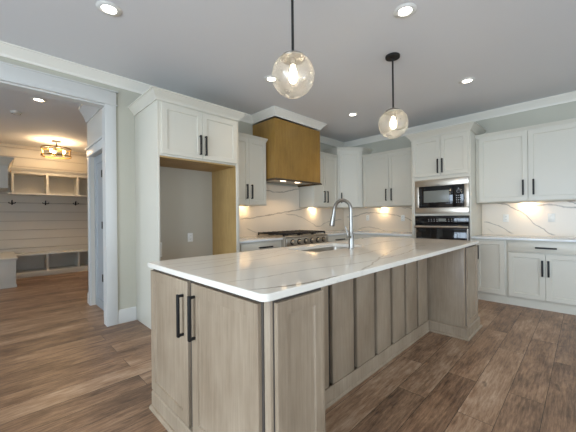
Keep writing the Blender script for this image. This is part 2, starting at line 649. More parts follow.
# crown moulding, mitred round the hood and the corner
CROWN = [(0.0, C - 0.108), (0.014, C - 0.108), (0.016, C - 0.094), (0.028, C - 0.078), (0.052, C - 0.048), (0.074, C - 0.028), (0.080, C - 0.016), (0.092, C - 0.014), (0.092, C - 0.001), (0.0, C - 0.001)]
HX0, HX1, HY = 3.016, 4.091, 3.295
struct(MB().sweep([(-3.4, YA), (HX0, YA), (HX0, HY), (HX1, HY), (HX1, YA), (XB, YA), (XB, -3.8)], CROWN).build('trim_1', M['crown']))
# cased opening: jamb lining, side casings, head and cap
t = MB()
t.box(OX0 - 0.001, OX0 + 0.018, YA - 0.001, YA + TH + 0.001, 0, OZ)
t.box(OX1 - 0.003, OX1 + 0.001, YA - 0.001, YA + TH + 0.001, 0, OZ)
t.box(OX0, OX1, YA - 0.001, YA + TH + 0.001, OZ - 0.018, OZ + 0.001)
t.box(OX0 - 0.11, OX0 + 0.004, YA - 0.022, YA, 0, OZ, 0.002)
t.box(OX1 - 0.006, OX1 + 0.106, YA - 0.022, YA, 0, OZ, 0.002)
t.box(OX0 - 0.125, OX1 + 0.124, YA - 0.029, YA, OZ, OZ + 0.014, 0.003)
t.box(OX0 - 0.115, OX1 + 0.108, YA - 0.026, YA, OZ + 0.014, OZ + 0.155, 0.002)
t.box(OX0 - 0.14, OX1 + 0.128, YA - 0.036, YA, OZ + 0.155, OZ + 0.170, 0.003)
struct(t.build('trim_2', M['trim']))
BASE = [(0, 0), (0.016, 0), (0.016, 0.135), (0.010, 0.155), (0, 0.16)]
struct(MB().sweep([(OX1 + 0.107, YA), (1.208, YA)], BASE).build('baseboard_left', M['trim']))
struct(MB().sweep([(XB, -0.05), (XB, -3.8)], BASE).build('baseboard_right', M['trim']))

# mudroom shell
MX = 0.968                          # near right-hand wall of the mudroom
DY0, DY1, DZ = 4.235, 4.93, 2.10     # its door
MYE = 5.12
MB_Y = 8.75
w = MB()
w.box(MX, MX + TH, YA + TH, DY0, 0, C)
w.box(MX, MX + TH, DY1, MYE, 0, C)
w.box(MX, MX + TH, DY0, DY1, DZ, C)
w.box(MX + TH, 2.9, MYE - TH, MYE, 0, C)
struct(w.build('wall_mudroom_right', M['shiplap'], smooth=False))
struct(MB().box(2.8, 2.9, MYE, MB_Y, 0, C).build('wall_mudroom_side', M['shiplap'], smooth=False))
w = MB()
struct(MB().box(-2.9, 2.9, MB_Y + 0.0175, MB_Y + 0.12, 0, C).build('wall_mudroom_backing', M['gap'], smooth=False))  # darker sheet that paints shade lines between the boards
zz = 0.0
while zz < C - 0.02:                # horizontal shiplap boards with narrow gaps
    w.box(-2.9, 2.8, MB_Y, MB_Y + 0.017, zz, min(zz + 0.186, C))
    zz += 0.200
struct(w.build('wall_mudroom_back', M['shiplap'], smooth=False))
w = MB()
w.box(-3.0, -2.9, YA + TH, 4.6, 0, C)
w.box(-3.0, -2.9, 6.2, MB_Y + 0.12, 0, C)
w.box(-3.0, -2.9, 4.6, 6.2, 0, 0.7)
w.box(-3.0, -2.9, 4.6, 6.2, 2.3, C)
struct(w.build('wall_mudroom_left', M['shiplap'], smooth=False))
window_frame(4, False, -2.9, 4.6, 6.2, 0.7, 2.3, 2)  # unseen window, placed for the light on the mudroom fronts
c2 = [(o * 1.0, C - (C - z) * 2.2) for o, z in CROWN]
struct(MB().sweep([(2.8, MYE), (MX, MYE), (MX, YA + TH)], [(o, z) for o, z in c2]).build('trim_3', M['trim']))
t = MB()
t.box(MX - 0.012, MX - 0.0005, DY0 - 0.10, DY0, 0, DZ, 0.002)
t.box(MX - 0.02, MX - 0.0005, DY1, DY1 + 0.10, 0, DZ, 0.002)
t.box(MX - 0.024, MX - 0.0005, DY0 - 0.11, DY1 + 0.11, DZ, DZ + 0.11, 0.002)
t.box(MX - 0.040, MX - 0.0005, DY0 - 0.13, DY1 + 0.13, DZ + 0.11, DZ + 0.135, 0.003)
struct(t.build('trim_4', M['trim']))
dr = struct(MB().door(0, DY1 - DY0 - 0.004, 0.008, DZ - 0.004, 0.0, 0.035, 0.11, 0.010).build('door_1', M['greydoor']))  # colour carries the shade of the doorway
dr.location = (MX + 0.045, DY1 - 0.002, 0)
dr.rotation_euler = (0, 0, R90)
for z in (0.477, 1.144, 1.793):
    MB().box(DY1 - DY0 - 0.065, DY1 - DY0 - 0.006, -0.058, -0.001, z - 0.045, z + 0.045, 0.002).build('hinge', M['black'], dr)
struct(MB().sweep([(MX, MYE), (MX, DY1 + 0.10)], BASE).build('baseboard_mudroom', M['trim']))


# ------------------------------------------------------------------ cabinet helpers (local frame: front at y=0, back at +y)
def pull_v(parent, x, z0, z1, yf=-0.02):
    b = MB()
    b.box(x - 0.0105, x + 0.0105, yf - 0.036, yf - 0.024, z0, z1, 0.002)
    for z in (z0 + 0.002, z1 - 0.016):
        b.box(x - 0.006, x + 0.006, yf - 0.025, yf, z, z + 0.014, 0.001)
    return b.build('handle', M['black'], parent)


def pull_h(parent, x0, x1, z, yf=-0.02):
    b = MB()
    b.box(x0, x1, yf - 0.036, yf - 0.024, z - 0.0105, z + 0.0105, 0.002)
    for x in (x0 + 0.002, x1 - 0.016):
        b.box(x, x + 0.014, yf - 0.025, yf, z - 0.006, z + 0.006, 0.001)
    return b.build('handle', M['black'], parent)


def carcass(root, w_, d, z0, z1, mat=None, name='cabinet_body'):
    return MB().box(0, w_, 0, d, z0, z1, 0.0015).build(name, mat or M['cabinet'], root)


def door_part(root, x0, x1, z0, z1, hx=None, hz=None, mat=None, fw=0.058):
    d = MB().door(x0, x1, z0, z1, fw=fw).build('door', mat or M['cabinet'], root)
    if hx is not None:
        pull_v(d, hx, *hz)
    return d


def drawer_part(root, x0, x1, z0, z1, h=None):
    b = MB().box(x0, x1, -0.02, -0.001, z0, z1, 0.002)
    d = b.build('drawer', M['cabinet'], root)
    if h:
        pull_h(d, h[0], h[1], (z0 + z1) / 2)
    return d


def crown_part(root, path, z0, h, proj):
    prof = [(0.0, z0), (proj * 0.16, z0), (proj * 0.20, z0 + h * 0.22), (proj * 0.45, z0 + h * 0.45), (proj * 0.78, z0 + h * 0.72), (proj * 0.86, z0 + h * 0.84), (proj, z0 + h * 0.86), (proj, z0 + h), (-0.02, z0 + h), (-0.02, z0)]
    return MB().sweep(path, prof).build('crown_moulding', M['cabinet'], root)


UB, UT = 1.405, 2.395               # wall cabinets: underside and top of box

# ------------------------------------------------------------------ refrigerator surround
FX0, FX1, FY = 1.212, 2.236, 3.14
FW, FD = FX1 - FX0, YA - FY - 0.002
r = thing('refrigerator_surround', 'tall white cabinet surround with an empty refrigerator alcove beside the cased opening', 'cabinet', (FX0, FY, 0))
for nm, x0, x1 in (('side_panel', 0, 0.020), ('side_panel', FW - 0.045, FW)):
    MB().box(x0, x1, 0.0, FD, 0, 2.47, 0.002).build(nm, M['cabinet'], r)
MB().box(FW - 0.052, FW - 0.0455, 0.004, FD, 0, 1.868).build('inner_panel', M['maple'], r)['label'] = 'natural maple inner face of the alcove'
MB().box(0.0205, FW - 0.0455, 0.0, FD, 1.885, 2.47, 0.001).build('cabinet_body', M['cabinet'], r)
MB().box(0.0205, FW - 0.0525, 0.004, FD, 1.868, 1.8845).build('bottom_panel', M['maple'], r)['label'] = 'natural maple underside above the alcove'
MB().box(0.0205, FW - 0.0525, 0.575, 0.590, 0.002, 1.8675).build('back_panel', M['alcove'], r)['label'] = 'taupe painted back of the alcove'
mid = 0.506
door_part(r, 0.040, mid - 0.0015, 1.905, 2.440, mid - 0.034, (1.945, 2.170))
door_part(r, mid + 0.0015, FW - 0.035, 1.905, 2.440, mid + 0.034, (1.945, 2.170))
crown_part(r, [(-0.0005, FD), (-0.0005, -0.0005), (FW + 0.0005, -0.0005), (FW + 0.0005, FD)], 2.462, 0.098, 0.075)

# ------------------------------------------------------------------ wall cabinets
def wall_cab(label, loc, rot, w_, d, doors, hz=(1.46, 1.64), crown_ends=(True, True), left=0.0):
    r = thing('wall_cabinet', label, 'cabinet', loc, rot)
    carcass(r, w_, d, UB, UT)
    for x0, x1, hx in doors:
        door_part(r, x0, x1, UB + 0.012, UT - 0.018, hx, hz)
    path = []
    if crown_ends[0]:
        path.append((0, d))
    path += [(0, -0.0005), (w_, -0.0005)]
    if crown_ends[1]:
        path.append((w_, d))
    crown_part(r, path, UT - 0.012, 0.052, 0.034)
    return r


UD = 0.348
wx0 = 2.238
wall_cab('white two-door wall cabinet between the refrigerator surround and the wooden hood', (wx0, YA - UD - 0.002, 0), 0, 3.0 - wx0, UD,
         [(0.11, 0.414, 0.368), (0.418, 0.745, 0.455)], (1.495, 1.705), (False, True))
wall_cab('white two-door wall cabinet between the wooden hood and the diagonal corner cabinet', (4.110, YA - UD - 0.002, 0), 0, 4.855 - 4.110, UD,
         [(0.015, 0.353, 0.300), (0.357, 0.73, 0.395)], (1.490, 1.705), (True, False))
wall_cab('white two-door wall cabinet left of the built-in microwave, right of the corner cabinet', (XB - UD - 0.002, 3.125, 0), R90, 3.125 - 2.075, UD,
         [(0.015, 0.548, 0.504), (0.552, 1.030, 0.610)], (1.510, 1.730), (False, False))
wall_cab('white two-door wall cabinet at the right edge, right of the oven tower', (XB - UD - 0.002, 1.174, 0), R90, 1.178 + 0.035, UD,
         [(0.045, 0.622, 0.571), (0.626, 1.190, 0.6835)], (1.495, 1.707), (False, True))

# diagonal corner cabinet
r = thing('corner_cabinet', 'taller white diagonal cabinet fitted in the corner above the counter', 'cabinet', (4.875, 3.485, 0), -PI / 4)
p0, p1 = Vector((4.875, 3.485)), Vector((5.225, 3.135))
DWID = (p1 - p0).length
rot = Matrix.Rotation(PI / 4, 2)


def loc2(x, y):
    return tuple(rot @ (Vector((x, y)) - p0))


pts = [loc2(*q) for q in ((4.875, 3.485), (5.225, 3.135), (XB - 0.002, 3.135), (XB - 0.002, YA - 0.002), (4.875, YA - 0.002))]
MB().prism(pts, UB, 2.545).build('cabinet_body', M['cabinet'], r)
door_part(r, 0.035, DWID - 0.035, UB + 0.012, 2.515, 0.07, (1.49, 1.695))
crown_part(r, [pts[4], (0, -0.0005), (DWID, -0.0005), pts[2]], 2.535, 0.062, 0.038)

# ------------------------------------------------------------------ oven tower with built-in appliances
TX, TY0, TW = 4.95, 2.042, 0.865       # front plane, left end (world y), width towards -Y
TD = XB - TX - 0.002
r = thing('oven_tower_cabinet', 'tall white cabinet tower holding the microwave and the wall oven', 'cabinet', (TX, TY0, 0), R90)
b = MB()
b.box(0, 0.055, 0, TD, 0.10, 2.475, 0.0015)
b.box(TW - 0.020, TW, 0, TD, 0.10, 2.475, 0.0015)
b.box(0.055, TW - 0.02, 0, TD, 1.795, 2.475)
b.box(0.055, TW - 0.02, 0.0, TD, 1.222, 1.254)
b.box(0.055, TW - 0.02, 0.0, TD, 0.10, 0.50)
b.box(0.055, TW - 0.02, TD - 0.02, TD, 0.50, 1.795)
b.build('cabinet_body', M['cabinet'], r)
MB().box(0.02, TW, 0.06, TD, 0, 0.0995).build('toe_kick', M['cabinet'], r)
door_part(r, 0.026, 0.455, 1.850, 2.455, 0.424, (1.887, 2.108))
door_part(r, 0.459, TW - 0.030, 1.850, 2.455, 0.489, (1.887, 2.108))
drawer_part(r, 0.04, TW - 0.02, 0.13, 0.48, (0.30, 0.55))
crown_part(r, [(-0.0005, TD), (-0.0005, -0.0005), (TW + 0.0005, -0.0005), (TW + 0.0005, TD)], 2.470, 0.100, 0.075)

r = thing('microwave', 'stainless built-in microwave with black glass front above the wall oven', 'microwave', (TX, TY0, 0), R90)
x0, x1 = 0.058, TW - 0.023
z0, z1 = 1.257, 1.790
b = MB()
b.box(x0, x1, -0.012, 0.004, 1.690, z1, 0.003)
b.box(x0, x1, -0.012, 0.004, z0, 1.348, 0.003)
b.box(x0, 0.125, -0.012, 0.004, 1.3485, 1.6895, 0.002)
b.box(0.780, x1, -0.012, 0.004, 1.3485, 1.6895, 0.002)
b.build('trim_frame', M['steel'], r)
MB().box(0.126, 0.779, 0.002, 0.42, 1.3495, 1.6885).build('body', M['slot'], r)
d = MB().box(0.128, 0.632, -0.024, 0.001, 1.352, 1.686, 0.004).build('door', M['blackglass'], r)
MB().box(0.205, 0.580, -0.0265, -0.0245, 1.43, 1.615, 0.001).build('window', M['greyglass'], d)
MB().box(0.158, 0.166, -0.030, -0.0245, 1.375, 1.665, 0.001).build('handle', M['slot'], d)
k = MB().box(0.635, 0.777, -0.024, 0.001, 1.352, 1.686, 0.004).build('control_panel', M['blackglass'], r)
for i in range(4):
    for j in range(3):
        MB().box(0.677 + j * 0.028, 0.691 + j * 0.028, -0.0255, -0.0242, 1.415 + i * 0.034, 1.426 + i * 0.034).build('key', M['marks'], k)
MB().box(0.702, 0.718, -0.0255, -0.0242, 1.622, 1.634).build('key', M['marks'], k)
b = MB()
b.tube([(0.71 + 0.026 * math.cos(a * PI / 10), -0.0248, 1.585 + 0.020 * math.sin(a * PI / 10)) for a in range(20)], 0.0025, 6, True)
b.build('dial_ring', M['marks'], k)

r = thing('wall_oven', 'black glass wall oven with a stainless bar handle below the microwave', 'oven', (TX, TY0, 0), R90)
MB().box(0.060, TW - 0.026, 0.004, 0.50, 0.505, 1.217).build('body', M['slot'], r)
k = MB().box(0.060, TW - 0.026, -0.02, 0.003, 1.085, 1.217, 0.003).build('control_panel', M['blackglass'], r)
for i in range(9):
    if i in (4, 5):
        continue
    MB().box(0.27 + i * 0.042, 0.285 + i * 0.042, -0.0215, -0.0202, 1.130, 1.140).build('button', M['marks'], k)
    MB().box(0.27 + i * 0.042, 0.281 + i * 0.042, -0.0215, -0.0202, 1.160, 1.168).build('button', M['marks'], k)
MB().box(0.425, 0.525, -0.0215, -0.0202, 1.130, 1.175).build('display', M['greyglass'], k)
d = MB().box(0.060, TW - 0.026, -0.025, 0.003, 0.51, 1.080, 0.004).build('door', M['blackglass'], r)
MB().box(0.062, 0.078, -0.027, -0.0252, 0.53, 1.02).build('side_strip', M['steel'], d)
MB().box(TW - 0.048, TW - 0.030, -0.027, -0.0252, 0.53, 1.02).build('side_strip', M['steel'], d)
b = MB()
b.cyl((0.062, -0.060, 1.047), (TW - 0.028, -0.060, 1.047), 0.019, 20)
for x in (0.10, TW - 0.065):
    b.cyl((x, -0.060, 1.047), (x, -0.0255, 1.047), 0.010, 12)
b.build('handle', M['steel'], d)

# ------------------------------------------------------------------ base cabinets
CT = 0.914
BF = 4.965                             # oven-wall base cabinet front plane
BDP = XB - BF - 0.002


def base_cab(label, loc, rot, w_, d, top=0.882):
    r = thing('base_cabinet', label, 'cabinet', loc, rot)
    carcass(r, w_, d, 0.10, top)
    MB().box(0, w_, 0.035, d, 0, 0.0995).build('toe_kick', M['cabinet'], r)
    return r


ts = TY0 - TW - 0.002                   # right end of the tower, world y
r = base_cab('white base cabinet with one full-height door right beside the oven tower', (BF, ts, 0), R90, ts - 0.762, BDP)
door_part(r, 0.045, ts - 0.762 - 0.018, 0.125, 0.868, 0.087, (0.592, 0.793))
MB().box(0, ts - 0.762, 0.015, 0.034, 0, 0.0995).build('kick_board', M['cabinet'], r)
r = base_cab('white base cabinet with a wide drawer over two doors at the right edge', (BF, 0.760, 0), R90, 0.79, BDP)
drawer_part(r, 0.020, 0.770, 0.728, 0.862, (0.304, 0.513))
door_part(r, 0.020, 0.400, 0.125, 0.716, 0.373, (0.432, 0.636))
door_part(r, 0.404, 0.770, 0.125, 0.716, 0.432, (0.432, 0.636))
MB().box(0, 0.79, 0.015, 0.034, 0, 0.0995).build('kick_board', M['cabinet'], r)
# oven wall, left of the tower
r = base_cab('white base cabinet left of the oven tower, behind the kitchen island', (BF, 3.19, 0), R90, 3.19 - 2.046, BDP)
for i in range(2):
    x = 0.015 + i * 0.548
    drawer_part(r, x, x + 0.542, 0.732, 0.868, (x + 0.20, x + 0.36))
    door_part(r, x, x + 0.542, 0.125, 0.718, x + (0.49 if i == 0 else 0.05), (0.50, 0.69))
# range wall
AF = 3.225
r = base_cab('white base cabinet between the refrigerator surround and the range', (wx0, AF, 0), 0, 3.058 - wx0, YA - AF - 0.002)
drawer_part(r, 0.07, 0.745, 0.732, 0.868, (0.365, 0.610))
door_part(r, 0.07, 0.405, 0.125, 0.718, 0.36, (0.50, 0.69))
door_part(r, 0.409, 0.745, 0.125, 0.718, 0.455, (0.50, 0.69))
r = base_cab('white base cabinet in the corner to the right of the range', (4.086, AF, 0), 0, XB - 0.002 - 4.086, YA - AF - 0.002)
drawer_part(r, 0.095, 0.80, 0.732, 0.868, (0.300, 0.575))
door_part(r, 0.095, 0.445, 0.125, 0.718, 0.40, (0.50, 0.69))
door_part(r, 0.449, 0.80, 0.125, 0.718, 0.495, (0.50, 0.69))

# counters
AE = 3.19
BE = 4.925
tag(MB().box(wx0 + 0.001, 3.058, AE, YA - 0.016, 0.884, CT, 0.003).build('countertop', M['counter']), 'short white quartz counter between the refrigerator surround and the range', 'countertop')
tag(MB().prism([(4.086, AE), (BE, AE), (BE, 2.046), (XB - 0.016, 2.046), (XB - 0.016, YA - 0.016), (4.086, YA - 0.016)], 0.884, CT).build('countertop', M['counter'], bevel=0.003), 'L-shaped white quartz counter running from the range round the corner to the oven tower', 'countertop')
tag(MB().box(BE, XB - 0.016, -0.06, ts - 0.001, 0.884, CT, 0.003).build('countertop', M['counter']), 'white quartz counter right of the oven tower under two outlets', 'countertop')
# slab backsplashes
b = MB()
b.box(wx0 + 0.001, XB - 0.001, YA - 0.0145, YA - 0.001, 0.886, UB - 0.002)
b.box(3.003, 4.107, YA - 0.0145, YA - 0.001, UB - 0.002, 1.785)
tag(b.build('backsplash', M['splashA'], smooth=False), 'veined white quartz backsplash slab behind the range and under the hood', 'backsplash')
tag(MB().box(XB - 0.0145, XB - 0.001, 2.046, YA - 0.016, 0.886, UB - 0.002).build('backsplash', M['splashB'], smooth=False), 'veined quartz backsplash slab left of the oven tower', 'backsplash')
tag(MB().box(XB - 0.0145, XB - 0.001, -0.06, ts - 0.001, 0.886, UB - 0.002).build('backsplash', M['splashB'], smooth=False), 'veined quartz backsplash slab with two outlets right of the oven tower', 'backsplash')

# ------------------------------------------------------------------ range hood
HB = 1.80
r = thing('range_hood', 'boxy honey-brown wooden range hood reaching up to the ceiling crown', 'range hood', ((HX0 + HX1) / 2, HY, HB))
hw = (HX1 - HX0) / 2
hd = YA - HY - 0.002
b = MB()
b.box(-hw, hw, 0, 0.022, 0.012, C - HB - 0.13)
b.box(-hw, -hw + 0.02, 0.022, hd, 0.012, C - HB - 0.13)
b.box(hw - 0.02, hw, 0.022, hd, 0.012, C - HB - 0.13)
b.build('body', M['hood'], r)
b = MB()
b.sweep([(-hw, hd), (-hw, 0), (hw, 0), (hw, hd)], [(-0.005, -0.012), (0.020, -0.012), (0.022, -0.004), (0.012, 0.010), (0.006, 0.020), (-0.0, 0.022), (-0.005, 0.0115)])
b.build('bottom_moulding', M['hooddark'], r)['label'] = 'dark moulded lower edge'
b = MB()
b.box(-hw + 0.021, hw - 0.021, 0.023, hd - 0.02, 0.016, 0.04)
b.build('vent_liner', M['steel'], r)
for x in (-0.22, 0.12):
    l = MB().lathe([(0.0, 0), (0.045, 0), (0.048, 0.012)], (x, 0.16, 0.004), 20).build('hood_lamp', M['pucklens'], r)
    ld = bpy.data.lights.new('hood_lamp_light', 'SPOT')
    ld.energy = 5
    ld.spot_size = 2.2
    ld.spot_blend = 0.6
    ld.color = WARM
    ld.shadow_soft_size = 0.03
    lo = bpy.data.objects.new('hood_lamp_light', ld)
    COL.objects.link(lo)
    lo.location = ((HX0 + HX1) / 2 + x, HY + 0.16, HB - 0.01)

# ------------------------------------------------------------------ gas range
r = thing('gas_range', 'stainless gas range with six knobs and black grates under the wooden hood', 'range', (3.062, 3.135, 0))
RW, RD = 1.012, YA - 3.135 - 0.018
b = MB()
b.box(0, RW, 0.03, RD, 0.10, 0.905, 0.003)
for x in (0.05, RW - 0.05):
    for y in (0.10, RD - 0.08):
        b.cyl((x, y, 0.0), (x, y, 0.10), 0.02, 12)
b.build('body', M['steel'], r)
MB().box(0, RW, 0.0, RD, 0.906, 0.930, 0.006).build('cooktop', M['steel'], r)
k = MB().box(0.005, RW - 0.005, -0.012, 0.029, 0.775, 0.904, 0.008).build('control_panel', M['steel'], r)
for i in range(6):
    x = 0.13 + i * 0.150
    b = MB()
    b.cyl((x, -0.020, 0.842), (x, -0.055, 0.842), 0.029, 24, 0.025)
    kb = b.build('knob', M['steel'], k)
    MB().cyl((x, -0.0125, 0.842), (x, -0.0195, 0.842), 0.043, 24).build('bezel', M['black'], kb)
d = MB().box(0.01, RW - 0.01, -0.005, 0.029, 0.20, 0.765, 0.005).build('oven_door', M['steel'], r)
MB().box(0.18, RW - 0.18, -0.0075, -0.0052, 0.32, 0.62).build('window', M['blackglass'], d)
b = MB()
b.cyl((0.06, -0.055, 0.72), (RW - 0.06, -0.055, 0.72), 0.014, 16)
for x in (0.10, RW - 0.10):
    b.cyl((x, -0.055, 0.72), (x, -0.006, 0.72), 0.009, 12)
b.build('handle', M['steel'], d)
for i in range(3):
    x0 = 0.006 + i * 0.335
    b = MB()
    x1, y0, y1 = x0 + 0.330, 0.045, RD - 0.03
    for x in (x0, x0 + 0.105, x0 + 0.210, x1 - 0.018):
        b.box(x, x + 0.018, y0, y1, 0.952, 0.978, 0.003)
    for y in (y0, y0 + 0.15, (y0 + y1) / 2 - 0.01, y1 - 0.17, y1 - 0.018):
        b.box(x0, x1, y, y + 0.018, 0.950, 0.974, 0.003)
    for x in (x0, x1 - 0.018):
        for y in (y0, y1 - 0.018):
            b.box(x, x + 0.018, y, y + 0.018, 0.9305, 0.955)
    b.build('grate', M['iron'], r)
    for y in (0.18, RD - 0.17):
        MB().lathe([(0, 0.012), (0.03, 0.012), (0.036, 0.008), (0.05, 0.0), (0.05, -0.003)], (x0 + 0.165, y, 0.935), 20).build('burner', M['iron'], r)

# ------------------------------------------------------------------ island
IT = 0.935
r = thing('kitchen_island', 'grey-brown stained wood island with grooved seating side and cupboard end', 'kitchen island', (0, 0, 0))
BX0, BX1 = 0.742, 3.745
IY0, IYR, IY1 = 0.850, 1.221, 1.985        # leg front, recess back, working side
b = MB()
b.box(BX0, BX1, IYR, IY1, 0.10, 0.6)       # carcass stays below the sink bowl
b.box(BX0, 1.80, IYR, IY1, 0.6, IT - 0.0315)
b.box(2.64, BX1, IYR, IY1, 0.6, IT - 0.0315)
b.box(1.80, 2.64, IYR, 1.44, 0.6, IT - 0.0315)
b.box(1.80, 2.64, 1.965, IY1, 0.6, IT - 0.0315)
b.build('body', M['island'], r)
b = MB()
l1 = MB().box(BX0, 1.076, IY0, IYR - 0.0005, 0.0, IT - 0.0315, 0.002).build('end_pier', M['island'], r)
MB().door(0.760, 1.040, 0.112, 0.893, IY0 - 0.022, IY0 - 0.0045, 0.055, 0.009).build('end_panel', M['island'], l1)
l2 = MB().box(3.298, BX1, IY0, IYR - 0.0005, 0.0, IT - 0.0315, 0.002).build('end_pier', M['island'], r)
MB().door(3.345, 3.732, 0.112, 0.893, IY0 - 0.022, IY0 - 0.0045, 0.055, 0.009).build('end_panel', M['island'], l2)
# grooved boards on the seating side
gx = [1.076, 1.568, 1.866, 2.163, 2.440, 2.718, 3.005, 3.298]
MB().box(1.0765, 3.2975, IYR - 0.004, IYR - 0.0005, 0.10, IT - 0.033).build('groove_backing', M['islandgap'], r)['label'] = 'dark grooves between the boards'  # dark sheet painting shade into the grooves
for a, c in zip(gx, gx[1:]):
    x0 = a + (0.022 if a > 1.1 else 0.001)
    x1 = c - (0.022 if c < 3.2 else 0.030)
    MB().box(x0, x1, IYR - 0.034, IYR - 0.0045, 0.10, IT - 0.033, 0.005).build('board', M['island'], r)
# skirting all round the visible sides, with a shoe strip
SK = [(0.0005, 0.0), (0.046, 0.0), (0.046, 0.010), (0.038, 0.020), (0.029, 0.022), (0.029, 0.102), (0.022, 0.110), (0.0005, 0.111)]
MB().sweep([(BX0, IY1), (BX0, IY0), (1.076, IY0), (1.076, IYR - 0.034)], SK).build('skirting', M['island'], r)
MB().sweep([(3.298, IYR - 0.034), (3.298, IY0), (BX1, IY0), (BX1, IY1)], SK).build('skirting', M['island'], r)
MB().sweep([(1.123, IYR - 0.034), (3.251, IYR - 0.034)], [(o * 0.42, z) for o, z in SK]).build('skirting', M['island'], r)
# cupboard doors on the short end, facing -X
ce = MB().door(-1.998, -1.484, 0.114, 0.886, -0.024, -0.0048, 0.060, 0.009).build('door', M['island'], r)
ce.location = (BX0, 0, 0)
ce.rotation_euler = (0, 0, R90)
pull_v(ce, -1.530, 0.588, 0.815, -0.024)
ce = MB().door(-1.438, -0.896, 0.114, 0.886, -0.024, -0.0048, 0.060, 0.009).build('door', M['island'], r)
ce.location = (BX0, 0, 0)
ce.rotation_euler = (0, 0, R90)
pull_v(ce, -1.402, 0.603, 0.830, -0.024)
rv = MB().box(-1.999, -0.884, -0.0045, -0.0008, 0.1125, IT - 0.033).build('door_reveal', M['islandgap'], r)  # dark plate added as painted shade around the doors
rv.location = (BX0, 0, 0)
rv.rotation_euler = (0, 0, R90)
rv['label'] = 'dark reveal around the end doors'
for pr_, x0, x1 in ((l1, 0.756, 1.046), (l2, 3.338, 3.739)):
    MB().box(x0, x1, IY0 - 0.004, IY0 - 0.0004, 0.1125, IT - 0.033).build('panel_reveal', M['islandgap'], pr_)['label'] = 'dark reveal around the end panel'  # shade around the pier panel, painted as a dark plate
# working side
for i in range(4):
    x0 = 0.80 + i * 0.745
    d = MB().door(-x0 - 0.735, -x0, 0.13, 0.885, -0.02, -0.001, 0.06, 0.009).build('door', M['island'], r)
    d.location = (0, IY1, 0)
    d.rotation_euler = (0, 0, PI)
    pull_v(d, -x0 - 0.05, 0.60, 0.80)


def rrect(x0, x1, y0, y1, rad, n=6):
    out = []
    for cx, cy, a0 in ((x1 - rad, y1 - rad, 0), (x0 + rad, y1 - rad, 90), (x0 + rad, y0 + rad, 180), (x1 - rad, y0 + rad, 270)):
        for k in range(n + 1):
            a = math.radians(a0 + 90 * k / n)
            out.append((cx + rad * math.cos(a), cy + rad * math.sin(a)))
    return out


SX0, SX1, SY0, SY1 = 1.85, 2.58, 1.53, 1.90       # sink cut-out
bm = bmesh.new()
outer = rrect(0.704, 3.845, 0.836, 2.030, 0.03)
inner = rrect(SX0, SX1, SY0, SY1, 0.03)
zt, zb, e = IT, IT - 0.031, 0.003


def loop(poly, z, grow=0.0):
    n = len(poly)
    return [bm.verts.new((x, y, z)) for x, y in poly]


def shrink(poly, d, x0, x1, y0, y1):
    cx, cy = (x0 + x1) / 2, (y0 + y1) / 2
    return [(x - d * (1 if x > cx else -1), y - d * (1 if y > cy else -1)) for x, y in poly]


oi = shrink(outer, e, 0.704, 3.845, 0.836, 2.03)
Lt, L1, L2, Lb = loop(oi, zt), loop(outer, zt - e), loop(outer, zb + e), loop(oi, zb)
It, Ib = loop(inner, zt), loop(inner, zb)
N = len(outer)
for A, B in ((Lt, L1), (L1, L2), (L2, Lb), (It, Ib)):
    for k in range(N):
        bm.faces.new((A[k], A[(k + 1) % N], B[(k + 1) % N], B[k]))
for A, B in ((Lt, It), (Lb, Ib)):       # outer and inner loops share corner order
    for k in range(N):
        bm.faces.new((A[k], A[(k + 1) % N], B[(k + 1) % N], B[k]))
mb = MB()
mb.bm.free()
mb.bm = bm
tag(mb.build('island_countertop', M['top']), 'long glossy white quartz worktop with grey veins on the island', 'countertop')
# sink bowl
b = MB()
ri = rrect(SX0 - 0.004, SX1 + 0.004, SY0 - 0.004, SY1 + 0.004, 0.034)
lo_ = [b.bm.verts.new((x, y, IT - 0.034)) for x, y in ri]
lo2 = [b.bm.verts.new((x, y, IT - 0.21)) for x, y in rrect(SX0 + 0.004, SX1 - 0.004, SY0 + 0.004, SY1 - 0.004, 0.034)]
lo3 = [b.bm.verts.new((x, y, IT - 0.225)) for x, y in rrect(SX0 + 0.03, SX1 - 0.03, SY0 + 0.03, SY1 - 0.03, 0.034)]
for A, B in ((lo_, lo2), (lo2, lo3)):
    for k in range(len(A)):
        b.bm.faces.new((A[k], A[(k + 1) % len(A)], B[(k + 1) % len(A)], B[k]))
b.bm.faces.new(lo3)
fl = [b.bm.verts.new((x, y, IT - 0.034)) for x, y in rrect(SX0 - 0.02, SX1 + 0.02, SY0 - 0.02, SY1 + 0.02, 0.05)]
for k in range(len(fl)):
    b.bm.faces.new((lo_[k], lo_[(k + 1) % len(fl)], fl[(k + 1) % len(fl)], fl[k]))
s_ = b.build('sink_bowl', M['steel'])
rt = thing('sink', 'stainless undermount sink set into the island worktop', 'sink', (0, 0, 0))
s_.parent = rt
MB().lathe([(0.0, 0.002), (0.032, 0.002), (0.040, 0.006), (0.043, 0.001)], ((SX0 + SX1) / 2, (SY0 + SY1) / 2, IT - 0.225), 24).build('drain', M['nickel'], rt)

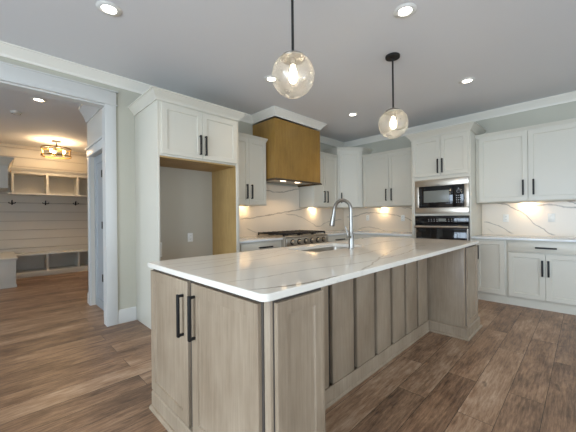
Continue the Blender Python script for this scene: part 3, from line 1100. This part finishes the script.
# faucet: high arc reaching over the sink (towards +Y)
fx, fy = 2.240, 1.462
r = thing('faucet', 'brushed nickel high-arc pull-down faucet standing on the island worktop', 'faucet', (fx, fy, IT))
b = MB()
b.lathe([(0, 0.0), (0.029, 0.0), (0.029, 0.006), (0.0225, 0.010), (0.0215, 0.135), (0.017, 0.145), (0.0, 0.145)], (0, 0, 0), 28)
b.build('base', M['nickel'], r)
R_ = 0.090
pts = [(0, 0, 0.14), (0, 0, 0.22), (0, 0, 0.345)]
for k in range(1, 17):
    a = PI - PI * k / 16 * 0.97
    pts.append((0, R_ + R_ * math.cos(a), 0.345 + R_ * math.sin(a)))
MB().tube(pts, 0.0155, 16).build('spout', M['nickel'], r)
p = Vector(pts[-1])
t_ = (Vector(pts[-1]) - Vector(pts[-2])).normalized()
q = [p + t_ * s for s in (-0.002, 0.03, 0.07, 0.115, 0.150, 0.156)]
MB().tube(q, [0.0165, 0.0170, 0.0195, 0.023, 0.025, 0.021], 18).build('spray_head', M['nickel'], r)
b = MB()
b.cyl((-0.020, 0, 0.105), (-0.055, 0, 0.105), 0.014, 18)
b.tube([(-0.046, 0, 0.108), (-0.052, 0.008, 0.15), (-0.062, 0.02, 0.20)], [0.008, 0.007, 0.0055], 12)
b.build('lever', M['nickel'], r)


# ------------------------------------------------------------------ pendants
def pendant(label, x, y, zc):
    R = 0.146
    r = thing('pendant_light', label, 'pendant light', (x, y, C), 0, 'glass globe pendants over the island')
    z = zc - C
    MB().lathe([(0, -0.0005), (0.070, -0.0005), (0.072, -0.006), (0.070, -0.022), (0.058, -0.026), (0, -0.026)], (0, 0, 0), 32).build('canopy', M['bronze'], r)
    MB().cyl((0, 0, -0.026), (0, 0, z + R + 0.012), 0.009, 14).build('rod', M['bronze'], r)
    MB().lathe([(0, R + 0.014), (0.022, R + 0.012), (0.060, R - 0.006), (0.080, R - 0.018), (0.084, R - 0.026), (0.082, R - 0.034), (0.074, R - 0.030), (0.02, R - 0.03), (0.02, R - 0.075), (0.0, R - 0.075)], (0, 0, z), 36).build('cap', M['nickel'], r)
    pr = []
    for k in range(37):
        a = math.radians(33 + (180 - 33) * k / 36)
        pr.append((R * math.sin(a), R * math.cos(a)))
    pr[-1] = (0, -R)
    MB().lathe(pr, (0, 0, z), 56).build('globe', M['globe'], r)
    MB().lathe([(0.012, 0.076), (0.014, 0.06), (0.024, 0.03), (0.030, 0.0), (0.028, -0.025), (0.016, -0.046), (0, -0.052)], (0, 0, z), 24).build('bulb', M['bulb'], r)
    return r


pendant('seeded glass globe pendant hanging nearer, over the cupboard end of the island', 1.452, 1.398, 2.185)
pendant('seeded glass globe pendant hanging farther away, with its dark round canopy in view', 2.900, 1.376, 2.165)


# ------------------------------------------------------------------ recessed lights
def downlight(label, x, y, first=[None]):
    if first[0] is None:
        r = thing('recessed_light', label, 'ceiling light', (x, y, C), 0, 'recessed ceiling lights')
        MB().lathe([(0.049, -0.003), (0.054, -0.010), (0.080, -0.007), (0.088, -0.001), (0.049, -0.001), (0.049, -0.003)], (0, 0, 0), 36).build('trim_ring', M['plate'], r)
        MB().lathe([(0, -0.004), (0.0485, -0.004), (0.0485, -0.001), (0, -0.001)], (0, 0, 0), 32).build('lens', M['lens'], r)
        first[0] = r
    else:
        r = copy_tree(first[0])
        r.location = (x, y, C)
        tag(r, label, 'ceiling light', 'recessed ceiling lights')
    ld = bpy.data.lights.new('recessed_light_beam', 'SPOT')
    ld.energy = CAN_W
    ld.color = WARM
    ld.spot_size = 2.3
    ld.spot_blend = 0.9
    ld.shadow_soft_size = 0.06
    lo = bpy.data.objects.new('recessed_light_beam', ld)
    COL.objects.link(lo)
    lo.location = (x, y, C - 0.02)
    return r


downlight('recessed ceiling light above the cased opening, nearest the left edge', 0.644, 2.602)
downlight('recessed ceiling light partly hidden by the nearer glass globe', 2.334, 2.600)
downlight('recessed ceiling light in front of the corner cabinet, right of the hood', 4.087, 2.615)
downlight('recessed ceiling light nearest the top edge, above the farther pendant', 2.334, 1.001)
downlight('recessed ceiling light above the oven tower, farthest to the right', 4.085, 1.000)
downlight('recessed ceiling light seen through the cased opening in the mudroom', 0.437, 5.246)


# ------------------------------------------------------------------ under-cabinet puck lights
def puck(label, x, y, power, rot, first=[None]):
    z = UB - 0.0005
    if first[0] is None:
        r = thing('puck_light', label, 'under-cabinet light', (x, y, z), 0, 'under-cabinet puck lights')
        MB().lathe([(0.026, -0.011), (0.034, -0.010), (0.035, 0), (0, 0)], (0, 0, 0), 24).build('housing', M['plate'], r)
        MB().lathe([(0, -0.0115), (0.0255, -0.011)], (0, 0, 0), 24).build('lens', M['pucklens'], r)
        first[0] = r
    else:
        r = copy_tree(first[0])
        r.location = (x, y, z)
        tag(r, label, 'under-cabinet light', 'under-cabinet puck lights')
    ld = bpy.data.lights.new('puck_glow', 'AREA')
    ld.shape = 'DISK'
    ld.size = 0.05
    ld.energy = power * 1.7
    ld.color = (1.0, 0.74, 0.44)
    lo = bpy.data.objects.new('puck_glow', ld)
    COL.objects.link(lo)
    lo.location = (x, y, z - 0.016)
    lo.rotation_euler = Vector((0, 0.8, -0.6) if rot == 0 else (0.8, 0, -0.6)).to_track_quat('-Z', 'Y').to_euler()


puck('lit puck light under the wall cabinet left of the hood', 2.80, 3.72, PUCK_W * 0.45, 0)
puck('lit puck light under the wall cabinet right of the hood', 4.50, 3.75, PUCK_W, 0)
puck('lit puck light under the wall cabinet left of the oven tower', 5.485, 2.86, PUCK_W, 1)
puck('lit puck light under the wall cabinet at the right edge', 5.485, 0.585, PUCK_W * 1.0, 1)


# ------------------------------------------------------------------ outlets
def outlet(label, loc, rot, first=[None]):
    if first[0] is None:
        r = thing('wall_outlet', label, 'outlet', loc, rot, 'wall outlets')
        MB().box(-0.036, 0.036, -0.006, 0, -0.058, 0.058, 0.0025).build('cover_plate', M['plate'], r)
        for z in (-0.022, 0.022):
            f_ = MB().lathe([(0, -0.0015), (0.0155, -0.0015), (0.0165, 0.0)], (0, 0, 0), 20).build('socket', M['plate'], r)
            f_.location = (0, -0.0065, z)
            f_.rotation_euler = (-PI / 2, 0, 0)
            b = MB()
            for x in (-0.006, 0.006):
                b.box(x - 0.0012, x + 0.0012, -0.0100, -0.0082, z - 0.004, z + 0.006)
            b.build('slots', M['slot'], r)
        first[0] = r
    else:
        r = copy_tree(first[0])
        r.location = loc
        r.rotation_euler = (0, 0, rot)
        tag(r, label, 'outlet', 'wall outlets')
    return r


outlet('white wall outlet on the grey back of the refrigerator alcove', (1.849, FY + 0.5745, 0.964), 0)
outlet('white outlet on the backsplash just right of the oven tower', (XB - 0.015, 0.856, 1.172), R90)
outlet('white outlet on the backsplash at the right edge, under the widest vein', (XB - 0.015, 0.336, 1.178), R90)
outlet('white outlet on the corner backsplash behind the faucet', (XB - 0.015, 3.22, 1.19), R90)
outlet('white outlet on the backsplash just left of the oven tower', (XB - 0.015, 2.47, 1.18), R90)
rb = thing('water_supply_box', 'small white supply box low on the alcove wall at the island edge', 'supply box', (1.415, FY + 0.5745, 0.835))
MB().box(-0.06, 0.06, -0.008, 0, -0.09, 0.09, 0.003).build('frame', M['plate'], rb)
MB().box(-0.045, 0.045, -0.0095, -0.0082, -0.07, 0.07).build('recess', M['mudcab'], rb)

# ------------------------------------------------------------------ mudroom fittings
BY, BZ = 8.30, 0.488
r = thing('storage_bench', 'long low bench with open cubbies along the back wall of the mudroom', 'bench', (0.275, BY, 0))
L = 2.79 - 0.275
D_ = MB_Y - BY - 0.001
MB().box(0, L, -0.02, D_, BZ - 0.032, BZ, 0.004).build('seat', M['mudcab'], r)
b = MB()
b.box(0, L, 0, D_, 0.0, 0.115, 0.002)
b.box(0, L, D_ - 0.012, D_, 0.115, BZ - 0.0325)
b.box(0, 0.025, 0, D_ - 0.012, 0.115, BZ - 0.0325)
b.box(L - 0.025, L, 0, D_ - 0.012, 0.115, BZ - 0.0325)
b.build('body', M['mudcab'], r)
for x in (0.545, 1.110, 1.68):
    MB().box(x - 0.018, x + 0.018, 0, D_ - 0.0125, 0.1155, BZ - 0.033).build('divider', M['mudcab'], r)

r = thing('storage_bench', 'closed-front bench along the left side of the mudroom', 'bench', (-1.3, 7.30, 0))
L = 0.272 + 1.3
MB().box(-0.02, L + 0.02, -0.02, MB_Y - 7.302, 0.500, 0.530, 0.004).build('seat', M['mudcab'], r)
MB().box(0, L, 0, MB_Y - 7.302, 0, 0.4995, 0.002).build('body', M['mudcab'], r)
MB().box(0, L + 0.010, -0.012, -0.0005, 0, 0.05, 0.002).build('skirting', M['mudcab'], r)

UY = 8.35
r = thing('cubby_shelf', 'open white cubby shelf mounted above the coat hooks', 'shelf', (0.20, UY, 1.755))
L = 2.79 - 0.20
D_ = MB_Y - UY - 0.001
MB().box(0, L, -0.015, D_, 0, 0.035, 0.003).build('bottom_board', M['mudcab'], r)
MB().box(0.055, L, 0, D_, 0.44, 0.525, 0.002).build('top_board', M['mudcab'], r)
MB().box(0.055, L, D_ - 0.012, D_, 0.0355, 0.4395).build('back_panel', M['mudcab'], r)
for x in (0.075, 0.633, 1.185, 1.75):
    MB().box(x - 0.02, x + 0.02, 0, D_ - 0.0125, 0.0355, 0.4395).build('divider', M['mudcab'], r)
MB().sweep([(0.055, -0.0005), (L, -0.0005)], [(0, 0.500), (0.012, 0.500), (0.02, 0.515), (0.04, 0.540), (0.045, 0.552), (0, 0.552)]).build('crown_moulding', M['mudcab'], r)

r = thing('wall_cabinet', 'pale crowned wall cabinet in the mudroom at the far left edge', 'cabinet', (-1.0, 7.30, 1.79))
L = 0.177 + 1.0
MB().box(0, L, 0, 0.95, 0, 0.42, 0.002).build('cabinet_body', M['mudcab'], r)
crown_part(r, [(0, -0.0005), (L, -0.0005), (L, 0.95)], 0.40, 0.155, 0.085)


def coat_hook(label, x, z, first=[None]):
    if first[0] is None:
        r = thing('coat_hook', label, 'hook', (x, MB_Y - 0.0005, z), 0, 'black coat hooks')
        MB().box(-0.012, 0.012, -0.008, 0, -0.04, 0.045, 0.003).build('back_plate', M['black'], r)
        b = MB()
        for s in (-1, 1):
            b.tube([(0, -0.006, 0.0), (s * 0.025, -0.03, -0.008), (s * 0.048, -0.05, 0.0), (s * 0.055, -0.055, 0.018)], [0.008, 0.008, 0.009, 0.011], 10)
        b.tube([(0, -0.006, 0.02), (0, -0.04, 0.035), (0, -0.055, 0.06)], [0.008, 0.008, 0.012], 10)
        b.build('prongs', M['black'], r)
        first[0] = r
    else:
        r = copy_tree(first[0])
        r.location = (x, MB_Y - 0.0005, z)
        tag(r, label, 'hook', 'black coat hooks')


coat_hook('leftmost of the three black coat hooks on the mudroom wall', 0.271, 1.585)
coat_hook('middle one of the three black coat hooks on the mudroom wall', 0.834, 1.590)
coat_hook('rightmost of the three black coat hooks on the mudroom wall', 1.402, 1.595)

# brass semi-flush drum light
r = thing('drum_ceiling_light', 'brass framed drum ceiling light glowing in the mudroom', 'ceiling light', (0.93, 7.80, C))
MB().lathe([(0, -0.0005), (0.085, -0.0005), (0.085, -0.018), (0.03, -0.026), (0, -0.026)], (0, 0, 0), 32).build('canopy', M['bronze'], r)
MB().cyl((0, 0, -0.026), (0, 0, -0.30), 0.010, 12).build('stem', M['bronze'], r)
b = MB()
DR = 0.25
for z in (-0.155, -0.315):
    b.lathe([(DR, -0.012), (DR + 0.006, -0.012), (DR + 0.006, 0.012), (DR, 0.012), (DR, -0.012)], (0, 0, z), 40)
for k in range(8):
    a = 2 * PI * k / 8 + 0.2
    b.cyl((DR * math.cos(a), DR * math.sin(a), -0.155), (DR * math.cos(a), DR * math.sin(a), -0.315), 0.006, 8)
for k in range(3):
    a = 2 * PI * k / 3 + 0.5
    b.cyl((0, 0, -0.155), (DR * math.cos(a), DR * math.sin(a), -0.155), 0.006, 8)
b.build('drum_frame', M['brass'], r)
b = MB()
for k in range(3):
    a = 2 * PI * k / 3 - 0.35
    x, y = 0.13 * math.cos(a), 0.13 * math.sin(a)
    b.cyl((0, 0, -0.285), (x, y, -0.285), 0.006, 8)
    b.cyl((x, y, -0.292), (x, y, -0.262), 0.017, 12)
b.build('lamp_arms', M['brass'], r)
for k in range(3):
    a = 2 * PI * k / 3 - 0.35
    x, y = 0.13 * math.cos(a), 0.13 * math.sin(a)
    MB().lathe([(0.012, -0.261), (0.026, -0.235), (0.030, -0.21), (0.022, -0.188), (0, -0.180)], (x, y, 0), 18).build('bulb', M['mudbulb'], r)
for k in range(3):
    a = 2 * PI * k / 3 + 0.7
    ld = bpy.data.lights.new('drum_light_glow', 'POINT')
    ld.energy = 8
    ld.color = (1.0, 0.70, 0.40)
    ld.shadow_soft_size = 0.04
    lo = bpy.data.objects.new('drum_light_glow', ld)
    COL.objects.link(lo)
    lo.location = (0.93 + 0.14 * math.cos(a), 7.80 + 0.14 * math.sin(a), C - 0.20)

r = thing('smoke_detector', 'round white smoke detector on the mudroom ceiling', 'smoke detector', (0.245, 6.07, C))
MB().lathe([(0, -0.034), (0.04, -0.034), (0.058, -0.028), (0.066, -0.010), (0.068, -0.0005), (0, -0.0005)], (0, 0, 0), 32).build('housing', M['plate'], r)
MB().lathe([(0.050, -0.0345), (0.054, -0.0335), (0.050, -0.0325), (0.046, -0.0335), (0.050, -0.0345)], (0, 0, 0), 28).build('vent_ring', M['slot'], r)
